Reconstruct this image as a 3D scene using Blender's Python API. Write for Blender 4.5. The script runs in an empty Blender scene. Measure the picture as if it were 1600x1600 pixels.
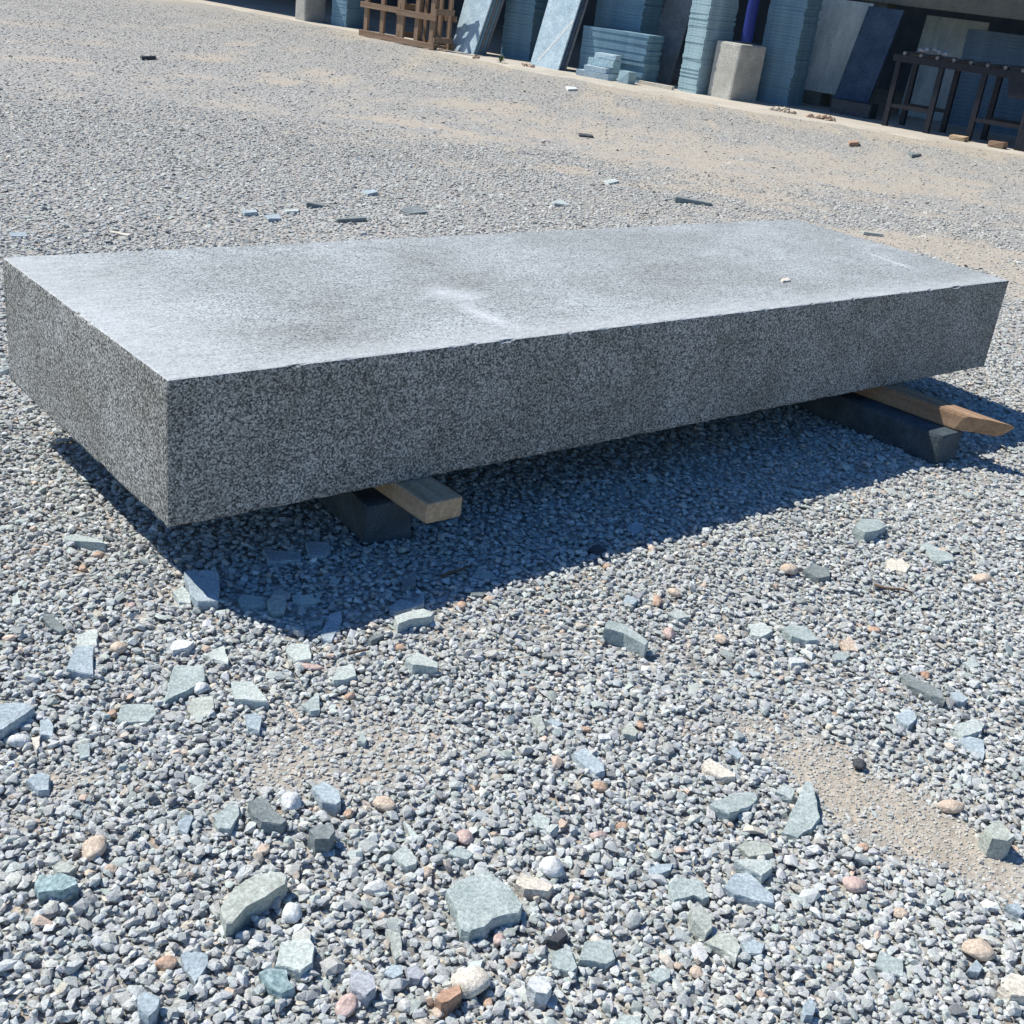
import bpy, bmesh, math, random
import numpy as np
from mathutils import Vector, Matrix, noise

SC = bpy.context.scene
COL = SC.collection
rng = np.random.default_rng(7)
random.seed(11)

# ------------------------------------------------------------------ camera
CAM_H = 1.45
F_PX, PITCH, ROLL = 1849.684, 0.4290379, 0.1278644      # focal length in px of a 1600 px frame
fw = np.array([0, math.cos(PITCH), -math.sin(PITCH)])
rt = np.array([1.0, 0, 0]); up = np.cross(rt, fw)
R2 = math.cos(ROLL) * rt + math.sin(ROLL) * up
U2 = -math.sin(ROLL) * rt + math.cos(ROLL) * up
cam_d = bpy.data.cameras.new('camera')
cam_d.sensor_width = 36.0; cam_d.lens = F_PX / 1600 * 36.0
cam_d.clip_start = 0.05; cam_d.clip_end = 2000
cam = bpy.data.objects.new('camera', cam_d); COL.objects.link(cam)
m = Matrix.Identity(4)
for i in range(3):
    m[i][0], m[i][1], m[i][2] = R2[i], U2[i], -fw[i]
m[2][3] = CAM_H
cam.matrix_world = m
SC.camera = cam

# ------------------------------------------------------------------ daylight
TOWARD = Vector((-0.702, 0.244, 1.0)).normalized()
w = bpy.data.worlds.new('World'); SC.world = w; w.use_nodes = True
nt = w.node_tree; nt.nodes.clear()
sky = nt.nodes.new('ShaderNodeTexSky'); sky.sky_type = 'NISHITA'; sky.sun_disc = False
sky.sun_elevation = math.asin(TOWARD.z); sky.sun_rotation = math.atan2(TOWARD.x, TOWARD.y)
sky.air_density = 1.0; sky.dust_density = 0.2; sky.ozone_density = 2.5
bg = nt.nodes.new('ShaderNodeBackground'); bg.inputs[1].default_value = 0.100
wo = nt.nodes.new('ShaderNodeOutputWorld')
hs_ = nt.nodes.new('ShaderNodeHueSaturation'); hs_.inputs['Saturation'].default_value = 1.3; hs_.inputs['Hue'].default_value = .505
nt.links.new(sky.outputs[0], hs_.inputs['Color']); nt.links.new(hs_.outputs[0], bg.inputs[0]); nt.links.new(bg.outputs[0], wo.inputs[0])
sd = bpy.data.lights.new('sun', 'SUN'); sd.energy = 4.4; sd.angle = math.radians(0.5); sd.color = (1.0, 0.965, 0.87)
sun = bpy.data.objects.new('sun', sd); COL.objects.link(sun)
sun.rotation_euler = (-TOWARD).to_track_quat('-Z', 'Y').to_euler(); sun.location = (-8, 3, 12)
SC.view_settings.view_transform = 'Standard'; SC.view_settings.look = 'None'
SC.view_settings.exposure = 0.42; SC.view_settings.gamma = 1.0
SC.cycles.max_bounces = 6; SC.cycles.diffuse_bounces = 3; SC.cycles.glossy_bounces = 2

# ------------------------------------------------------------------ helpers
def ray(px, py):
    return fw + (px - 800) / F_PX * R2 - (py - 800) / F_PX * U2
def at(px, py, z=0.0):
    """ground point (height z) seen at a pixel of the 1600 px photograph"""
    d = ray(px, py); t = (z - CAM_H) / d[2]
    return np.array([d[0] * t, d[1] * t])

def hgt(x, y):
    """gentle unevenness of the yard"""
    a = 0.5 * np.sin(2.1 * x + 1.3 * y + .7) + 0.35 * np.sin(5.3 * x - 3.1 * y + 2.) + 0.3 * np.sin(-3.9 * x + 7.7 * y) \
        + 0.22 * np.sin(11.3 * x + 9.1 * y + 1.) + 0.16 * np.sin(17.1 * x - 13.7 * y + .4)
    return 0.0085 * a

def mesh_obj(name, bm, mats, parent=None, smooth=False):
    me = bpy.data.meshes.new(name); bm.normal_update(); bm.to_mesh(me); bm.free()
    for mt in (mats if isinstance(mats, (list, tuple)) else [mats]):
        me.materials.append(mt)
    if smooth:
        me.polygons.foreach_set('use_smooth', [True] * len(me.polygons))
    o = bpy.data.objects.new(name, me); COL.objects.link(o)
    if parent: o.parent = parent
    return o
def empty(name, loc=(0, 0, 0), rz=0.0):
    o = bpy.data.objects.new(name, None); o.empty_display_size = .1; COL.objects.link(o)
    o.location = loc; o.rotation_euler = (0, 0, rz)
    return o
def tag(o, label=None, cat=None, group=None, kind=None):
    if label: o['label'] = label
    if cat: o['category'] = cat
    if group: o['group'] = group
    if kind: o['kind'] = kind
    return o

def add_box(bm, x0, x1, y0, y1, z0, z1, jit=0.0, bevel=0.0):
    vs = []
    for z in (z0, z1):
        for x, y in ((x0, y0), (x1, y0), (x1, y1), (x0, y1)):
            j = [random.uniform(-jit, jit) for _ in range(3)]
            vs.append(bm.verts.new((x + j[0], y + j[1], z + j[2])))
    fs = [bm.faces.new([vs[i] for i in f]) for f in
          ((3, 2, 1, 0), (4, 5, 6, 7), (0, 1, 5, 4), (1, 2, 6, 5), (2, 3, 7, 6), (3, 0, 4, 7))]
    if bevel:
        es = list({e for f in fs for e in f.edges})
        bmesh.ops.bevel(bm, geom=es, offset=bevel, segments=2, affect='EDGES', profile=.6)
def box_bm(*a, **k):
    bm = bmesh.new(); add_box(bm, *a, **k); return bm
def add_hex(bm, bot, top):
    """closed prism from two loops of equal length"""
    b = [bm.verts.new(p) for p in bot]; t = [bm.verts.new(p) for p in top]
    n = len(b)
    bm.faces.new(b[::-1]); bm.faces.new(t)
    for i in range(n):
        bm.faces.new((b[i], b[(i + 1) % n], t[(i + 1) % n], t[i]))

def mat(name):
    mt = bpy.data.materials.new(name); mt.use_nodes = True
    n = mt.node_tree; n.nodes.clear()
    out = n.nodes.new('ShaderNodeOutputMaterial'); b = n.nodes.new('ShaderNodeBsdfPrincipled')
    n.links.new(b.outputs[0], out.inputs[0])
    b.inputs['Roughness'].default_value = .85
    b.inputs['Specular IOR Level'].default_value = .25
    return mt, n, b
def N(n, kind, **k):
    nd = n.nodes.new(kind)
    for a, v in k.items():
        if a in nd.inputs: nd.inputs[a].default_value = v
        else: setattr(nd, a, v)
    return nd
def ramp(n, src, stops, interp='LINEAR'):
    r = n.nodes.new('ShaderNodeValToRGB'); cr = r.color_ramp; cr.interpolation = interp
    while len(cr.elements) > 1: cr.elements.remove(cr.elements[-1])
    cr.elements[0].position = stops[0][0]; cr.elements[0].color = (*stops[0][1], 1)
    for p, c in stops[1:]:
        e = cr.elements.new(p); e.color = (*c, 1)
    n.links.new(src, r.inputs[0]); return r
def mixc(n, fac, a, b, mode='MIX'):
    x = n.nodes.new('ShaderNodeMix'); x.data_type = 'RGBA'; x.blend_type = mode
    for sock, v in ((x.inputs[0], fac), (x.inputs[6], a), (x.inputs[7], b)):
        if hasattr(v, 'links'): n.links.new(v, sock)
        else: sock.default_value = v if isinstance(v, float) else (*v, 1)
    return x.outputs[2]
def coords(n, scale=(1, 1, 1), out='Object'):
    tc = n.nodes.new('ShaderNodeTexCoord'); mp = n.nodes.new('ShaderNodeMapping')
    mp.inputs['Scale'].default_value = scale
    n.links.new(tc.outputs[out], mp.inputs[0]); return mp.outputs[0]
def bump(n, b, height, strength=.4, dist=.01):
    bp = n.nodes.new('ShaderNodeBump'); bp.inputs['Strength'].default_value = strength
    bp.inputs['Distance'].default_value = dist
    n.links.new(height, bp.inputs['Height']); n.links.new(bp.outputs[0], b.inputs['Normal'])

def stone_mat(name, c0, c1, scale=25, fine=160, rough=.85, bstr=.5, stretch=(1, 1, 1)):
    """two-tone mottled stone with a fine grain"""
    mt, n, b = mat(name); v = coords(n, stretch)
    a = N(n, 'ShaderNodeTexNoise', Scale=scale, Detail=5.0, Roughness=.65); n.links.new(v, a.inputs['Vector'])
    f = N(n, 'ShaderNodeTexNoise', Scale=fine, Detail=3.0, Roughness=.7); n.links.new(v, f.inputs['Vector'])
    r = ramp(n, a.outputs[0], ((.32, c0), (.68, c1)))
    g = ramp(n, f.outputs[0], ((.3, (.62, .62, .62)), (.7, (1.3, 1.3, 1.3))))
    n.links.new(mixc(n, 1.0, r.outputs[0], g.outputs[0], 'MULTIPLY'), b.inputs['Base Color'])
    b.inputs['Roughness'].default_value = rough
    hb = N(n, 'ShaderNodeMath', operation='MULTIPLY_ADD'); n.links.new(a.outputs[0], hb.inputs[0]); hb.inputs[1].default_value = 2.0; n.links.new(f.outputs[0], hb.inputs[2])
    bump(n, b, hb.outputs[0], bstr, .005)
    return mt

M = {}
# chips of the quarry's green-grey slate and the odd stones among them
M['green'] = stone_mat('slate_grey_green', (.30, .355, .34), (.47, .52, .50))
M['pale'] = stone_mat('slate_pale_green', (.41, .455, .43), (.56, .60, .565))
M['blue'] = stone_mat('slate_blue_grey', (.30, .36, .39), (.46, .52, .55))
M['dark'] = stone_mat('slate_dark', (.15, .175, .175), (.28, .31, .305))
M['teal'] = stone_mat('slate_teal_mottled', (.16, .24, .25), (.46, .58, .58), scale=60)
M['olive'] = stone_mat('olive_stone', (.34, .365, .32), (.52, .54, .49))
M['grey'] = stone_mat('grey_stone', (.32, .33, .36), (.48, .49, .52))
M['white'] = stone_mat('white_stone', (.54, .555, .55), (.70, .71, .695))
M['cream'] = stone_mat('cream_stone', (.55, .50, .42), (.74, .68, .58))
M['peach'] = stone_mat('peach_stone', (.52, .41, .32), (.66, .54, .43))
M['orange'] = stone_mat('orange_stone', (.46, .31, .22), (.60, .43, .32))
M['pink'] = stone_mat('pink_stone', (.48, .35, .31), (.62, .48, .43))
M['brick'] = stone_mat('brick_red_stone', (.34, .20, .13), (.55, .36, .26))
M['black'] = stone_mat('dark_stone', (.05, .055, .06), (.12, .12, .13))

# ------------------------------------------------------------------ gravel stones
def gravel_mat():
    mt, n, b = mat('gravel_stones')
    at_ = n.nodes.new('ShaderNodeAttribute'); at_.attribute_name = 'stone_colour'
    v = coords(n)
    f = N(n, 'ShaderNodeTexNoise', Scale=330.0, Detail=3.0, Roughness=.7); n.links.new(v, f.inputs['Vector'])
    g = ramp(n, f.outputs[0], ((.28, (.60, .60, .62)), (.72, (1.28, 1.28, 1.26))))
    n.links.new(mixc(n, 1.0, at_.outputs['Color'], g.outputs[0], 'MULTIPLY'), b.inputs['Base Color'])
    b.inputs['Roughness'].default_value = .8
    bump(n, b, f.outputs[0], .3, .003)
    return mt

def hull_proto(npts, seed, sub=False):
    r = random.Random(seed); bm = bmesh.new()
    for k in range(npts):
        z = 1 - 2 * (k + .5) / npts; ph = k * 2.39996 + r.uniform(-.45, .45); z += r.uniform(-.12, .12)
        z = max(-1, min(1, z)); q = math.sqrt(max(0, 1 - z * z)); s = r.uniform(.68, 1.15)
        bm.verts.new((q * math.cos(ph) * s, q * math.sin(ph) * s, z * s))
    g = bmesh.ops.convex_hull(bm, input=bm.verts)
    bmesh.ops.delete(bm, geom=[e for e in g['geom_interior'] if isinstance(e, bmesh.types.BMVert)], context='VERTS')
    bmesh.ops.triangulate(bm, faces=bm.faces)
    vs = np.array([v.co[:] for v in bm.verts], np.float32)
    bm.verts.index_update(); fs = np.array([[v.index for v in f.verts] for f in bm.faces], np.int32); bm.free()
    return vs, fs
def ico_proto(seed, sub=2):
    """a worn pebble: a sphere flattened against a few random planes"""
    r = random.Random(seed); bm = bmesh.new(); bmesh.ops.create_icosphere(bm, subdivisions=sub, radius=1)
    pl = []
    for _ in range(r.randint(8, 12)):
        d = Vector((r.gauss(0, 1), r.gauss(0, 1), r.gauss(0, 1))).normalized(); pl.append((d, r.uniform(.42, .80)))
    for v in bm.verts:
        for d, h in pl:
            e = v.co.dot(d) - h
            if e > 0: v.co -= d * e * .97
        v.co *= r.uniform(.97, 1.03)
    vs = np.array([v.co[:] for v in bm.verts], np.float32)
    bm.verts.index_update(); fs = np.array([[v.index for v in f.verts] for f in bm.faces], np.int32); bm.free()
    return vs, fs

def vnoise(x, y, seed=0):
    """smooth value noise on arrays"""
    xi, yi = np.floor(x).astype(np.int64), np.floor(y).astype(np.int64)
    fx, fy = x - xi, y - yi; fx = fx * fx * (3 - 2 * fx); fy = fy * fy * (3 - 2 * fy)
    def h(a, b):
        q = (a * 374761393 + b * 668265263 + seed * 974634777) & 0x7fffffff
        q = ((q ^ (q >> 13)) * 1274126177) & 0x7fffffff
        return ((q ^ (q >> 16)) & 0xffff) / 65535.0
    return (h(xi, yi) * (1 - fx) + h(xi + 1, yi) * fx) * (1 - fy) + (h(xi, yi + 1) * (1 - fx) + h(xi + 1, yi + 1) * fx) * fy

# bare sandy patches where the gravel is worn thin: centre, half-sizes, heading, strength
def patch(px0, py0, px1, py1, half, s):
    a, b = at(px0, py0), at(px1, py1); c = (a + b) / 2; d = b - a; L = np.hypot(*d)
    return (c[0], c[1], L / 2, half, math.atan2(d[1], d[0]), s)
PATCH = [patch(480, 155, 1750, 330, 2.8, .52), patch(1230, 1175, 1760, 1470, .12, .75), patch(380, 1150, 720, 1215, .16, .36), patch(60, 1190, 130, 1250, .10, .5), patch(1200, 330, 1640, 420, .55, .75),
         patch(1310, 1215, 1720, 1420, .09, 1.15), patch(395, 1190, 480, 1240, .05, .5), patch(95, 1205, 115, 1240, .05, .75),
         patch(0, 1300, 50, 1290, .05, .8), patch(1450, 790, 1500, 830, .12, .55), patch(520, 1180, 640, 1170, .06, .35),
         patch(520, 178, 760, 210, .30, 1.1), patch(740, 205, 930, 222, .18, 1.0), patch(840, 255, 920, 275, .28, 1.0),
         patch(960, 232, 1200, 262, .35, .95), patch(360, 122, 500, 130, .35, .95), patch(40, 85, 75, 95, .5, .7),
         patch(1000, 285, 1330, 320, .35, .7), patch(1200, 290, 1600, 300, .6, .65), patch(1250, 345, 1480, 400, .28, 1.1),
         patch(1380, 370, 1620, 430, .3, 1.1), patch(1560, 400, 1640, 480, .25, .8), patch(650, 150, 800, 180, .6, .8),
         patch(250, 115, 350, 118, .5, .5), patch(470, 190, 530, 205, .35, .6), patch(860, 190, 980, 215, .4, .6)]
FA = math.radians(-36.8)
FU = np.array([math.cos(FA), math.sin(FA)]); FN = np.array([-math.sin(FA), math.cos(FA)]); FO = np.array([2.13, 19.26])
EDGE_U = np.array([-40, -16, -12.4, -7.4, -5.0, -2.4, .8, 3.0, 4.9, 8, 40.0])
EDGE_V = np.array([-.3, -.3, -.3, -.3, -1.0, -1.5, -1.3, -.75, -.25, -.2, -.2])
def sand(x, y):
    s = np.zeros_like(x)
    n1 = vnoise(x * 2.3, y * 2.3, 1) - .5; n2 = vnoise(x * 7.1, y * 7.1, 2) - .5; n3 = vnoise(x * 21., y * 21., 3) - .5
    wob = n1 * .7 + n2 * .55 + n3 * .35
    for cx, cy, a, b, th, st in PATCH:
        dx, dy = x - cx, y - cy; u = dx * math.cos(th) + dy * math.sin(th); v = -dx * math.sin(th) + dy * math.cos(th)
        d = np.sqrt((u / a) ** 2 + (v / b) ** 2)
        s = np.maximum(s, st * np.clip(1.25 - d + wob * 1.7, 0, 1))
    fu = (x - FO[0]) * FU[0] + (y - FO[1]) * FU[1]; fv = (x - FO[0]) * FN[0] + (y - FO[1]) * FN[1]
    ed = np.interp(fu, EDGE_U, EDGE_V) - fv                     # metres in front of the concrete apron
    s = np.maximum(s, np.clip(.95 - np.abs(ed) * .9 + wob, 0, 1))
    far = np.clip((np.hypot(x, y) - 7) / 8, 0, 1)
    s = np.maximum(s, np.clip(n1 * 1.5 + n2 * 1.0 + .14, 0, 1) * far * .75)
    return np.clip(s, 0, 1), fv - np.interp(fu, EDGE_U, EDGE_V)

# ------------------------------------------------------------------ loose chips and pebbles (outlines in photo pixels)
SL = 'slate chips strewn over the gravel'
PB = 'odd coloured pebbles in the gravel'
CHIPS = [
 # colour, thickness mm, label, outline of the upper face
 ('green', 14, 'narrow wedge shaped slate chip left of the granite slab shadow', '101,837 118,834 160,849 164,856 104,846'),
 ('pale', 6, 'tiny pale slate flake near the left picture edge below the slab', '19,936 29,930 32,948 18,953'),
 ('dark', 12, 'dark narrow slate splinter above the pale square chip at left', '68,966 80,964 103,984 95,990 72,977'),
 ('pale', 8, 'pale green chip touching the top of the white square chip at left', '121,994 140,985 152,984 152,1012 122,1014'),
 ('blue', 18, 'bluish white four sided slate chip casting a dark shadow at left', '104,1046 118,1015 147,1014 146,1052'),
 ('white', 12, 'white angular stone above the big pale four sided slate chip', '265,1014 275,996 303,1006 292,1017 270,1021'),
 ('pale', 6, 'thin pale triangular flake right of the white angular stone', '316,1020 350,1008 357,1030 356,1040'),
 ('green', 20, 'large four sided grey green slate chip with white pebble at its corner', '258,1083 272,1041 318,1042 320,1064 308,1069 258,1090'),
 ('olive', 8, 'rounded greenish chip just below the small white pebble', '292,1107 300,1090 333,1090 335,1107 318,1121 300,1113'),
 ('green', 9, 'flat mottled grey green slate chip beside the orange pebble', '183,1122 190,1099 210,1096 240,1096 244,1112 232,1125 200,1129'),
 ('blue', 24, 'thick slate chip cut off by the left picture edge', '-25,1104 10,1100 45,1099 53,1106 40,1116 5,1140 -20,1148'),
 ('blue', 9, 'small upright slate flake right of the thick chip at the left edge', '62,1124 75,1119 84,1135 82,1151 63,1148'),
 ('cream', 10, 'bone coloured slim stone below the thick chip at left edge', '48,1150 63,1148 62,1165 57,1174 51,1162'),
 ('green', 8, 'small square green flake alone in the left gravel', '122,1165 140,1162 140,1180 125,1184'),
 ('blue', 26, 'big blocky slate chip in the shadow below the slab corner', '288,897 338,892 343,910 341,938 308,940 298,928'),
 ('pale', 10, 'yellowish green chip on the sunlit edge of the slab shadow', '271,928 285,919 296,930 298,944 280,942'),
 ('pale', 16, 'long pale slate chip with straight front edge left of shadow', '362,1069 372,1066 395,1066 419,1096 366,1094'),
 ('blue', 12, 'small blue grey chip below the long pale straight edged chip', '383,1118 400,1115 409,1122 405,1142 388,1137'),
 ('blue', 14, 'shaded slate chip left of the front timber block', '478,845 512,845 516,858 507,867 483,865'),
 ('blue', 12, 'long dark slate chip in shade below the slab front edge', '411,859 470,860 470,872 420,877'),
 ('olive', 14, 'rounded pale green chip inside the slab shadow', '417,940 425,932 445,932 449,942 443,953 423,955'),
 ('green', 9, 'flat slate flake touching the rounded green chip in shade', '372,935 380,931 412,935 416,945 395,948 376,945'),
 ('pale', 8, 'narrow pale slate flake right of the rounded green chip in shade', '456,930 488,931 495,940 470,943 457,939'),
 ('blue', 12, 'tall slanted slate sliver at the front edge of the shadow', '501,988 515,960 533,954 535,965 518,999 503,996'),
 ('green', 7, 'small thin flake left of the slanted slate sliver in shade', '485,968 505,967 504,975 487,975'),
 ('dark', 18, 'dark lump of slate in the middle of the front shadow', '630,905 648,891 650,908 640,915 628,914'),
 ('blue', 10, 'shaded slate flake behind the pale lit blade', '608,945 625,934 650,943 661,925 661,944 640,952 610,955'),
 ('pale', 24, 'pale blade shaped slate chip lit at the shadow edge', '617,964 640,955 662,950 678,958 674,964 640,970 622,978'),
 ('dark', 12, 'small dark splinter left of the pale lit blade', '575,1000 595,987 600,992 580,1003'),
 ('pale', 14, 'light green slate chip left of the pink elongated pebble', '447,1012 455,1005 483,1008 486,1028 462,1030 451,1020'),
 ('pale', 14, 'pale pentagonal slate chip right of the pink elongated pebble', '520,1058 528,1040 552,1034 557,1053 540,1060 522,1062'),
 ('pale', 22, 'pale slate chip with a dark shaded end under the lit blade', '633,1030 652,1015 685,1032 684,1042 660,1040 645,1040'),
 ('green', 9, 'triangular grey flake left of the upright orange pebble', '472,1102 497,1082 500,1108 485,1110'),
 ('green', 7, 'thin flat flake in shade right of the brown twig', '742,892 765,891 774,898 768,904 748,901'),
 ('dark', 8, 'dark flat flake at the shadow edge below the twig', '735,925 745,918 762,920 755,930 737,931'),
 ('green', 8, 'small upright flake in the central gravel', '558,1160 566,1140 573,1158 570,1163'),
 ('green', 34, 'brick shaped slate offcut lying alone in the sunlit gravel', '944,981 950,970 977,975 1014,998 1009,1005 975,988'),
 ('blue', 10, 'blue grey flake behind the brick shaped offcut', '974,937 980,930 997,937 990,943 978,943'),
 ('pale', 9, 'flat pale flake between the pink and yellow pebbles', '1044,958 1065,949 1078,960 1060,965'),
 ('pale', 10, 'pale four sided flake right of the brick shaped offcut', '1170,972 1195,972 1208,985 1190,992 1175,988'),
 ('olive', 12, 'olive triangular chip in the centre right gravel', '971,1140 985,1122 997,1140 993,1150 975,1145'),
 ('blue', 12, 'light blue green slate sliver in the centre of the gravel', '894,1176 915,1168 940,1193 945,1206 930,1210 910,1195'),
 ('cream', 12, 'cream coloured long chip above the curved slate plate', '1097,1190 1108,1180 1148,1205 1150,1211 1130,1212 1105,1200'),
 ('blue', 9, 'small blue flake above the cream coloured long chip', '1135,1172 1150,1166 1162,1178 1155,1182'),
 ('blue', 7, 'thin blue splinter left of the white block chip', '852,1125 862,1120 880,1130 872,1135'),
 ('white', 12, 'small white block shaped chip in the middle gravel', '935,1146 955,1143 955,1153 937,1155'),
 ('olive', 10, 'small olive chip left of the thin blue splinter', '830,1120 845,1115 853,1135 843,1145'),
 ('black', 12, 'dark brown stone lying in the slab shadow', '920,855 935,850 950,860 940,866'),
 ('blue', 8, 'broad dark flake deep in the slab shadow', '978,825 995,815 1008,825 990,833'),
 ('green', 30, 'thick five sided slate chip near the right timber shadow', '1334,824 1345,812 1372,811 1386,820 1372,828 1352,833'),
 ('green', 9, 'flat triangular slate flake right of the cream crumpled stone', '1440,851 1447,848 1488,868 1490,878 1470,880 1455,872'),
 ('cream', 10, 'cream crumpled flat stone on the right gravel', '1384,877 1392,873 1400,877 1408,874 1422,886 1415,895 1400,890 1390,893'),
 ('dark', 16, 'dark tilted slate chip right of the round pink pebble', '1255,890 1270,883 1296,890 1297,900 1280,902'),
 ('green', 16, 'rounded flat slate chip left of the pink triangular stone', '1224,980 1235,974 1262,976 1281,996 1262,998 1238,992'),
 ('white', 12, 'small white oblong chip below the rounded flat slate chip', '1234,1023 1256,1022 1259,1030 1238,1033'),
 ('peach', 10, 'pink triangular stone in the right gravel', '1313,1000 1328,990 1340,1000 1343,1012 1325,1010'),
 ('green', 9, 'small greenish chip below the pink triangular stone', '1302,1020 1315,1014 1330,1020 1322,1028 1307,1028'),
 ('dark', 18, 'long dark slate blade lying diagonally at right', '1407,1050 1415,1047 1472,1083 1475,1096 1455,1088 1420,1068'),
 ('blue', 12, 'small chip just right of the long dark slate blade', '1485,1080 1500,1079 1513,1092 1505,1098 1490,1094'),
 ('blue', 12, 'pale six sided chip below the long dark slate blade', '1401,1116 1418,1105 1430,1115 1431,1125 1420,1135 1405,1125'),
 ('pale', 14, 'pale oblong chip at the right above the sandy track', '1487,1137 1520,1124 1539,1132 1533,1144 1505,1152'),
 ('pale', 8, 'thin pale flake above the long dark slate blade', '1503,1037 1520,1031 1532,1040 1515,1044'),
 ('blue', 9, 'light blue four sided chip beside the left sandy patch', '41,1222 62,1208 78,1212 76,1235 60,1238'),
 ('olive', 14, 'dark green angular stone above the mottled teal stone', '83,1360 95,1350 120,1360 108,1370 90,1370'),
 ('teal', 22, 'mottled teal stone with a long straight lower edge', '54,1385 62,1372 78,1376 95,1371 118,1380 122,1390 100,1398 60,1399'),
 ('green', 14, 'rectangular slate chip with rough face above the wedge stone', '334,1280 355,1265 372,1262 374,1278 360,1300 342,1298'),
 ('blue', 12, 'narrow grey chip left of the rectangular rough chip', '278,1290 290,1280 303,1280 292,1306 280,1301'),
 ('olive', 34, 'large pale wedge shaped stone with curved lower edge', '346,1418 365,1390 400,1368 440,1365 448,1372 446,1385 415,1405 385,1420 363,1445 354,1445'),
 ('blue', 8, 'flat green grey plate with pointed lower corner at lower left', '282,1498 292,1492 325,1495 325,1510 305,1538 290,1520'),
 ('blue', 26, 'blue grey block stone at the bottom left', '215,1562 225,1556 250,1564 245,1582 232,1592 217,1582'),
 ('dark', 20, 'dark green oval slate chip above the wedge shaped stone', '388,1262 400,1252 417,1254 430,1273 448,1287 440,1294 408,1292 395,1281'),
 ('blue', 18, 'five sided blue grey chip above the dark cube stone', '487,1231 505,1223 530,1243 532,1262 525,1267 503,1259'),
 ('dark', 34, 'dark blue cube shaped stone with shaded front', '483,1301 495,1292 520,1292 523,1304 514,1318 492,1318'),
 ('pale', 14, 'tilted pale square chip between the cube stone and biggest plate', '613,1341 632,1326 652,1346 650,1353 635,1359 620,1350'),
 ('green', 9, 'triangular green chip just above the biggest slate plate', '699,1336 712,1323 740,1335 730,1345'),
 ('green', 26, 'biggest slate plate in the foreground with ragged lower edge', '699,1387 718,1372 738,1363 762,1356 772,1363 800,1385 817,1410 812,1425 795,1427 780,1431 768,1436 757,1448 735,1455 722,1449 715,1420'),
 ('pale', 14, 'pale green shield shaped slate chip at lower left centre', '430,1508 440,1470 462,1466 485,1468 492,1480 488,1508 470,1521 450,1513'),
 ('teal', 16, 'ragged blue chip under the shield shaped pale chip', '405,1522 420,1514 448,1514 450,1530 460,1543 440,1554 425,1546'),
 ('grey', 24, 'speckled blue grey stone right of the shield shaped chip', '548,1515 562,1510 585,1523 588,1542 572,1554 550,1542'),
 ('blue', 14, 'small rounded blue chip right of the speckled grey stone', '600,1518 612,1504 628,1507 630,1520 615,1528'),
 ('brick', 26, 'brown red angular stone beside the large cream stone', '680,1558 690,1546 718,1538 721,1552 700,1566 690,1568'),
 ('grey', 14, 'grey chip left of the large cream stone', '634,1512 650,1505 665,1518 655,1530 640,1528'),
 ('pale', 7, 'slim triangular flake left of the pink round stone', '630,1288 640,1295 655,1313 645,1320'),
 ('olive', 10, 'olive slanted flake below left of the biggest slate plate', '603,1452 625,1458 628,1490 618,1497'),
 ('cream', 16, 'flat cream stone touching the white round pebble', '806,1378 815,1360 840,1366 866,1378 858,1388 820,1386'),
 ('green', 14, 'curved slate plate with dark right edge at centre right', '1110,1257 1135,1242 1165,1230 1180,1226 1186,1240 1170,1258 1140,1271'),
 ('pale', 10, 'small pale green chip left of centre gravel', '830,1276 840,1270 860,1278 857,1295 840,1291'),
 ('blue', 9, 'thin flake above the two overlapping slate plates', '1013,1352 1030,1347 1052,1348 1048,1358 1018,1366'),
 ('green', 15, 'slate plate with a shaded notch in its lower edge', '1047,1375 1060,1368 1095,1372 1110,1396 1100,1400 1085,1394 1070,1398 1055,1400'),
 ('blue', 14, 'long bluish slate plate lower of the overlapping pair', '1132,1380 1150,1358 1172,1356 1210,1390 1212,1405 1180,1402 1150,1392'),
 ('pale', 22, 'pale wedge plate upper of the overlapping pair', '1150,1338 1170,1335 1208,1336 1209,1348 1192,1362 1170,1350'),
 ('olive', 8, 'mottled flat plate behind the pale wedge plate', '1153,1315 1175,1307 1205,1312 1210,1326 1175,1330'),
 ('green', 16, 'square slate plate with notched lower edge at bottom centre', '906,1497 915,1467 957,1462 963,1492 948,1501 925,1497'),
 ('green', 12, 'smaller slate chip left of the square notched plate', '862,1505 865,1485 890,1478 903,1508 895,1514 875,1510'),
 ('white', 28, 'white blocky stone at the bottom centre', '823,1538 830,1526 852,1523 863,1541 855,1552 838,1550'),
 ('green', 14, 'grey green chip right of the square notched plate', '1017,1520 1025,1507 1048,1510 1048,1523 1030,1531'),
 ('olive', 26, 'rounded beige green stone below the notched shaded plate', '1080,1418 1095,1411 1112,1428 1115,1442 1105,1452 1085,1434'),
 ('olive', 12, 'mottled five sided plate at lower right centre', '1102,1468 1120,1455 1145,1454 1158,1478 1150,1500 1130,1483'),
 ('blue', 8, 'thin grey flake right of the mottled five sided plate', '1158,1470 1175,1465 1195,1475 1190,1490 1165,1488'),
 ('pale', 12, 'pale flake cut by the bottom picture edge at centre', '958,1598 975,1584 1000,1585 1005,1600 980,1612'),
 ('black', 16, 'dark wedge stone left of the smaller bottom centre chip', '855,1465 880,1443 888,1455 872,1470'),
 ('green', 14, 'tall grey green slate shard beside the right gravel ridge', '1225,1288 1238,1262 1258,1222 1268,1223 1277,1250 1283,1273 1270,1288 1250,1297'),
 ('blue', 10, 'blue green flake at right just above the sandy track', '1500,1155 1510,1152 1537,1160 1536,1187 1515,1175'),
 ('olive', 42, 'green cube shaped stone on the sandy track at right', '1540,1288 1562,1277 1577,1294 1586,1304 1576,1310 1552,1304'),
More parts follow.
